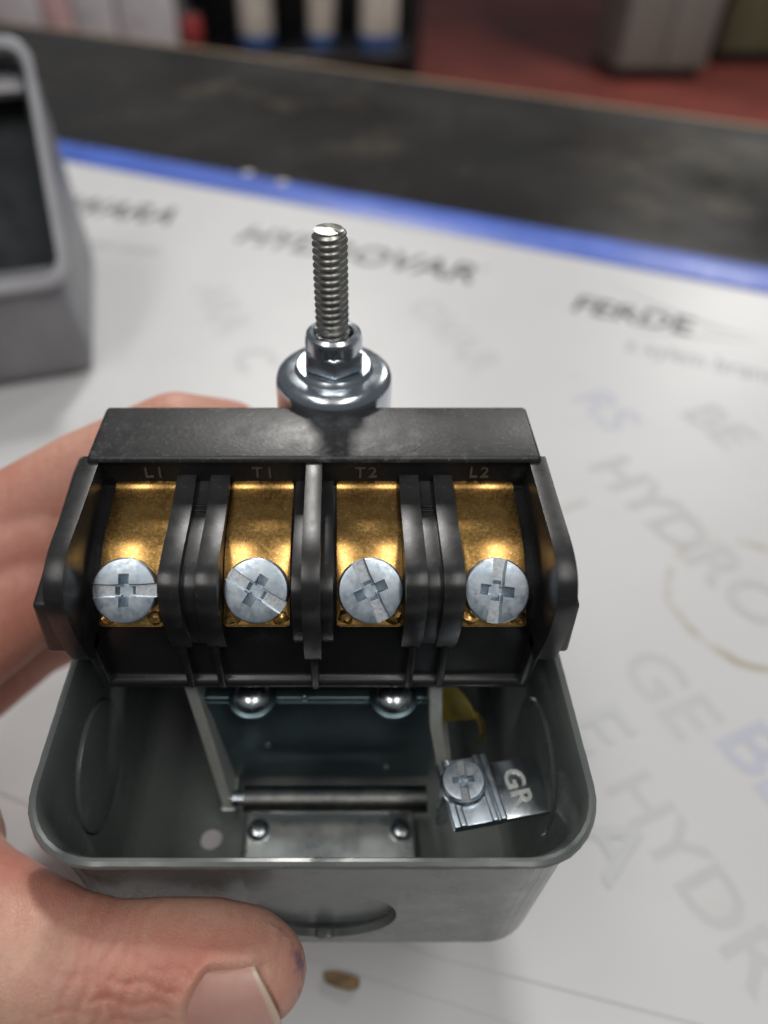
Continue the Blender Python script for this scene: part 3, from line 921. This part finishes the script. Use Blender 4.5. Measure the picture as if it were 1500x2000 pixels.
# ---- curved yellow strip behind the right arm
ys = bmesh.new()
rows = []
P_ = [(868, 1318), (886, 1334), (905, 1352), (921, 1374), (932, 1398)]
for i, (x, y) in enumerate(P_):
    a = PX(x, y, t=121 + i * .4); bk = a + Vector((-7.0 + i * .3, 1.0, -3.4))
    n = Vector((.35, .3, .5))
    rows.append([ys.verts.new(a), ys.verts.new(bk), ys.verts.new(bk - n), ys.verts.new(a - n)])
for A_, B_ in zip(rows, rows[1:]):
    for k in range(4): ys.faces.new((A_[k], A_[(k + 1) % 4], B_[(k + 1) % 4], B_[k]))
ys.faces.new(rows[0]); ys.faces.new(rows[-1][::-1])
strip = solid('spring_strip', ys, 'yellow_brass', sw, .12, 1, 60)
solid('strip_curl', bm_tube([PX(930, 1394, t=122.8), PX(940, 1412, t=123), PX(943, 1432, t=124), PX(935, 1452, t=125)], [.5, .55, .5, .3], 8), 'yellow_brass', strip)

# ---- ground lug with its screw, stamped GR
GO = PX(916, 1548, t=113.5)
GZ = Vector((-.02, .03, 1)).normalized()
GM = frame(GO, (1, .17, .02), GZ)
def gm(bm): 
    bmesh.ops.transform(bm, matrix=GM, verts=bm.verts[:]); return bm
b = bm_box(-3.8, 12.2, -4.9, 4.6, -1.9, -.6); bevel(b, .3, 2)
lug = link('ground_lug', tomesh(gm(b), 'ground_lug'), 'zinc_bright', sw)
b = bm_box(-4.0, 4.0, -5.6, 5.2, -.55, 1.25); bevel(b, .3, 2)
clamp = link('clamp_plate', tomesh(gm(b), 'clamp'), 'zinc_screw', lug)
for x in (-2.6, 2.4, 3.7):
    b = bm_box(x - .55, x + .55, -5.75, 5.3, .6, 1.75); bevel(b, .35, 3)
    link('clamp_ridge', tomesh(gm(b), 'ridge'), 'zinc_screw', lug)
b = bm_box(-3.0, 3.0, 3.6, 4.6, -18.5, -1.4); bevel(b, .3, 2)
link('lug_post', tomesh(gm(b), 'post'), 'zinc', lug)
put_screw(lug, GM @ Vector((-1.0, .6, 2.5)), GM.to_3x3() @ Vector((.15, 1, 0)), GM.to_3x3() @ Vector((-.12, -.06, 1)), 'ground_screw', .72)
b = bm_lathe([(0, 1.2), (3.55, 1.2), (3.55, 1.85), (3.2, 2.2), (0, 2.2)], 32, (-1.0, .6, 0))
link('screw_washer', tomesh(gm(b), 'w'), 'zinc', lug)
me = text_mesh('GR', 4.6, .16, GM @ frame((7.9, -.2, -.5), (.05, -1, 0), (0, 0, 1)), bold=.06, spacing=1.05)
link('stamped_letters', me, 'zinc_edge', lug)

# ================================================================== THE HAND
def ball_chain(bm, pts):
    """rounded cones through (point, radius) pairs"""
    P = [(Vector(p), r) for p, r in pts]
    for (a, ra), (b, rb) in zip(P, P[1:]):
        n = max(2, int((b - a).length / 2.0))
        for i in range(n + 1):
            t = i / n
            c = a.lerp(b, t); r = ra + (rb - ra) * t
            g = bmesh.ops.create_icosphere(bm, subdivisions=3, radius=r, matrix=Matrix.Translation(c))
hb = bmesh.new()
TH_ = [(PX(506, 1893, t=98.0), 6.6), (PX(470, 1890, t=98.0), 7.9), (PX(405, 1884, t=98.0), 8.35), (PX(320, 1884, t=97.5), 8.35), (PX(210, 1894, t=97), 8.6),
       (PX(110, 1894, t=97), 10.0), (PX(20, 1880, t=98), 11.8), (PX(-110, 1850, t=104), 15), (PX(-280, 1760, t=112), 19)]
ball_chain(hb, TH_)
IDX = [((-16, 127, -12), 7.4), ((-24, 122, 2), 8.2), ((-33, 115, 7.5), 9.3), ((-50, 107, 3.5), 9.6), ((-66, 99, -3), 10.6), ((-96, 84, -14), 13)]
ball_chain(hb, IDX)
ball_chain(hb, [((-14, 127, -28), 7.4), ((-34, 124, -18), 8.6), ((-53, 102, -9), 9.6), ((-60, 90, -10), 10.6), ((-76, 80, -16), 12.5), ((-98, 72, -26), 14)])
ball_chain(hb, [((-58, 97, -4), 9.8), ((-78, 88, -9), 12), ((-96, 80, -18), 14)])
ball_chain(hb, [((-18, 126, -46), 7), ((-42, 125, -33), 8), ((-64, 106, -27), 8.8), ((-100, 74, -30), 13)])
ball_chain(hb, [((-24, 122, -62), 6), ((-48, 123, -50), 7), ((-72, 100, -42), 8.2), ((-100, 66, -38), 13)])
ball_chain(hb, [((-96, 84, -14), 14), ((-104, 62, -30), 16), (PX(-260, 1700, t=112), 20), ((-125, 30, -50), 24), ((-170, -10, -58), 27), ((-220, -40, -62), 28)])
tmp = bpy.data.objects.new('tmp_hand', tomesh(hb, 'tmp', False)); COL.objects.link(tmp)
rm = tmp.modifiers.new('r', 'REMESH'); rm.mode = 'VOXEL'; rm.voxel_size = .5
sm = tmp.modifiers.new('s', 'SMOOTH'); sm.factor = .5; sm.iterations = 20
me = evaluated(tmp)
bpy.data.objects.remove(tmp)
# nail frame on the thumb
camdir = (Vector((0, 0, HC)) - PX(440, 1890, t=98)).normalized()
upv = Vector((0, SP, CP))
axis = (PX(506, 1893, t=98) - PX(320, 1884, t=98)).normalized()
PHI = radians(33)
nn = (camdir * cos(PHI) - upv * sin(PHI)); nn = (nn - axis * nn.dot(axis)).normalized()
NC = PX(452, 1889, t=98)                               # thumb centre under the nail
NF = frame(NC, axis, nn)
NI = NF.inverted()
RT = 8.35
NL0, NL1, NHW = -4.6, 6.9, 5.0                         # nail from root to free edge, half width
ink = me.attributes.new('ink', 'FLOAT', 'POINT')
flush_crease = me.attributes.new('flush_crease', 'FLOAT', 'POINT')
FL = [(PX(325, 1846, t=92), 4.2, .6), (PX(395, 1858, t=91), 3.0, .6), (PX(455, 1832, t=92), 3.0, .5), (PX(560, 1900, t=96), 4.5, .45), (PX(105, 1735, t=98), 6, .5), (PX(20, 1660, t=104), 8, .6),
      (PX(240, 1930, t=90), 4, .35), (PX(340, 1925, t=89), 3.2, .55), (PX(60, 1000, t=128), 14, .5), (PX(40, 1180, t=122), 14, .55), (PX(320, 790, t=136), 10, .35), (PX(20, 1350, t=124), 12, .4)]
flv = [min(.85, sum(a_ * exp(-((v.co - c_).length / r_) ** 2) for c_, r_, a_ in FL)) for v in me.vertices]
inkpos = PX(580, 1888, t=96)
inkv = [0.0] * len(me.vertices)
for i, v in enumerate(me.vertices):
    l = NI @ v.co
    if l.z > 0 and -22 < l.x < 16:
        ax, ay = l.x, l.y
        rt = NL0 + 2.3 * min(1.1, ay / NHW) ** 2 if abs(ay) < 8 else NL0 + 2.6
        dx = max(rt - ax, ax - NL1, 0); dy = max(abs(ay) - NHW, 0)
        d = sqrt(dx * dx + dy * dy)
        ins = min(ax - rt, NHW - abs(ay), NL1 - .1 - .36 * ay - ax)
        nrm = Vector((0, ay, l.z)).normalized()
        push = 0
        if d > 0: push = (.55 if ax < NL1 - .5 else .12) * exp(-((d - .8) / .9) ** 2)
        elif ins > 0: push = -.55 * min(1, ins / .5)
        # creases over the knuckle
        for cx, am in ((-15.5, .30), (-13.9, .24), (-17.4, .28), (-19.2, .2), (-12.1, .16), (-9.0, .15), (-7.4, .12), (-10.8, .12)):
            push -= am * exp(-((ax - cx - .12 * ay * ay / 8 + .5 * sin(ay * .9 + cx)) / .38) ** 2) * min(1, max(0, (l.z - 3) / 3))
        for y0_, sl_, x0_, x1_, am in ((1.2, .10, -17, -5.2, .2), (2.9, .16, -15, -4.6, .17), (-.6, .02, -15, -5.4, .18), (-2.6, -.12, -14, -5, .16), (4.6, .22, -12, -3, .14), (.4, .05, -24, -15, .18), (3.6, .1, -24, -16, .16)):
            if x0_ - 1 < ax < x1_ + 1:
                k_ = am * exp(-((ay - y0_ - sl_ * (ax + 5) * -1 + .35 * sin(ax * 1.1 + y0_)) / .33) ** 2) * min(1, max(0, min(ax - x0_, x1_ - ax) / 1.5))
                push -= k_; flv[i] = min(.9, flv[i] + k_ * 1.6)  # fine crease shade goes into the skin colour too
        for cx in (-15.5, -13.9, -17.4, -19.2, -12.1):
            flv[i] = min(.9, flv[i] + .35 * exp(-((ax - cx - .12 * ay * ay / 8 + .5 * sin(ay * .9 + cx)) / .45) ** 2))  # knuckle creases darkened in colour as well, painted shade
        l = l + nrm * push
        v.co = NF @ l
    dd = v.co - inkpos; dd = (dd - upv * dd.dot(upv) * .6).length + .9 * noise.noise(v.co * 1.4)
    inkv[i] = max(0.0, min(1.0, (1.5 - dd) / 1.0)) * .75
ink.data.foreach_set('value', inkv)
flush_crease.data.foreach_set('value', flv)
me.transform(Matrix.Translation((0, 0, -TOP * MM)) @ Matrix.Scale(MM, 4))
hand = link('hand', me, 'skin', None, angle=180)
tag(hand, 'bare hand gripping the grey switch, thumb in front and fingers behind', 'hand')
# nail plate
nb = bmesh.new()
NU, NV = 22, 18
tv = []
def nail_pt(i, j, lift):
    a = i / NU; b = j / NV * 2 - 1
    root = NL0 - .3 + 2.3 * b * b                     # rounded root
    tip = NL1 - .1 - 1.1 * b * b - 2.0 * b       # rounded free edge
    x = root + (tip - root) * a
    y = b * NHW * (.93 + .07 * a)
    R = 7.55
    z = RT - .28 - R + sqrt(max(0, R * R - y * y)) - .022 * max(0, x - 0) ** 2 + lift
    return Vector((x, y, z)), a
gridT = []; gridB = []
for i in range(NU + 1):
    gridT.append([]); gridB.append([])
    for j in range(NV + 1):
        p, a = nail_pt(i, j, -.08); gridT[-1].append(nb.verts.new(NF @ p)); tv.append(a)
for i in range(NU + 1):
    for j in range(NV + 1):
        p, a = nail_pt(i, j, -.42); gridB[i].append(nb.verts.new(NF @ p)); tv.append(a)
for i in range(NU):
    for j in range(NV):
        nb.faces.new((gridT[i][j], gridT[i + 1][j], gridT[i + 1][j + 1], gridT[i][j + 1]))
        nb.faces.new((gridB[i][j], gridB[i][j + 1], gridB[i + 1][j + 1], gridB[i + 1][j]))
for i in range(NU):
    for j in (0, NV): nb.faces.new((gridT[i][j], gridT[i + 1][j], gridB[i + 1][j], gridB[i][j]))
for j in range(NV):
    for i in (0, NU): nb.faces.new((gridT[i][j], gridT[i][j + 1], gridB[i][j + 1], gridB[i][j]))
nm = tomesh(nb, 'thumbnail')
at = nm.attributes.new('tip', 'FLOAT', 'POINT')
at.data.foreach_set('value', [min(1, max(0, (a - .925) / .03)) for a in tv])
link('thumbnail', nm, 'nail', hand, angle=60)
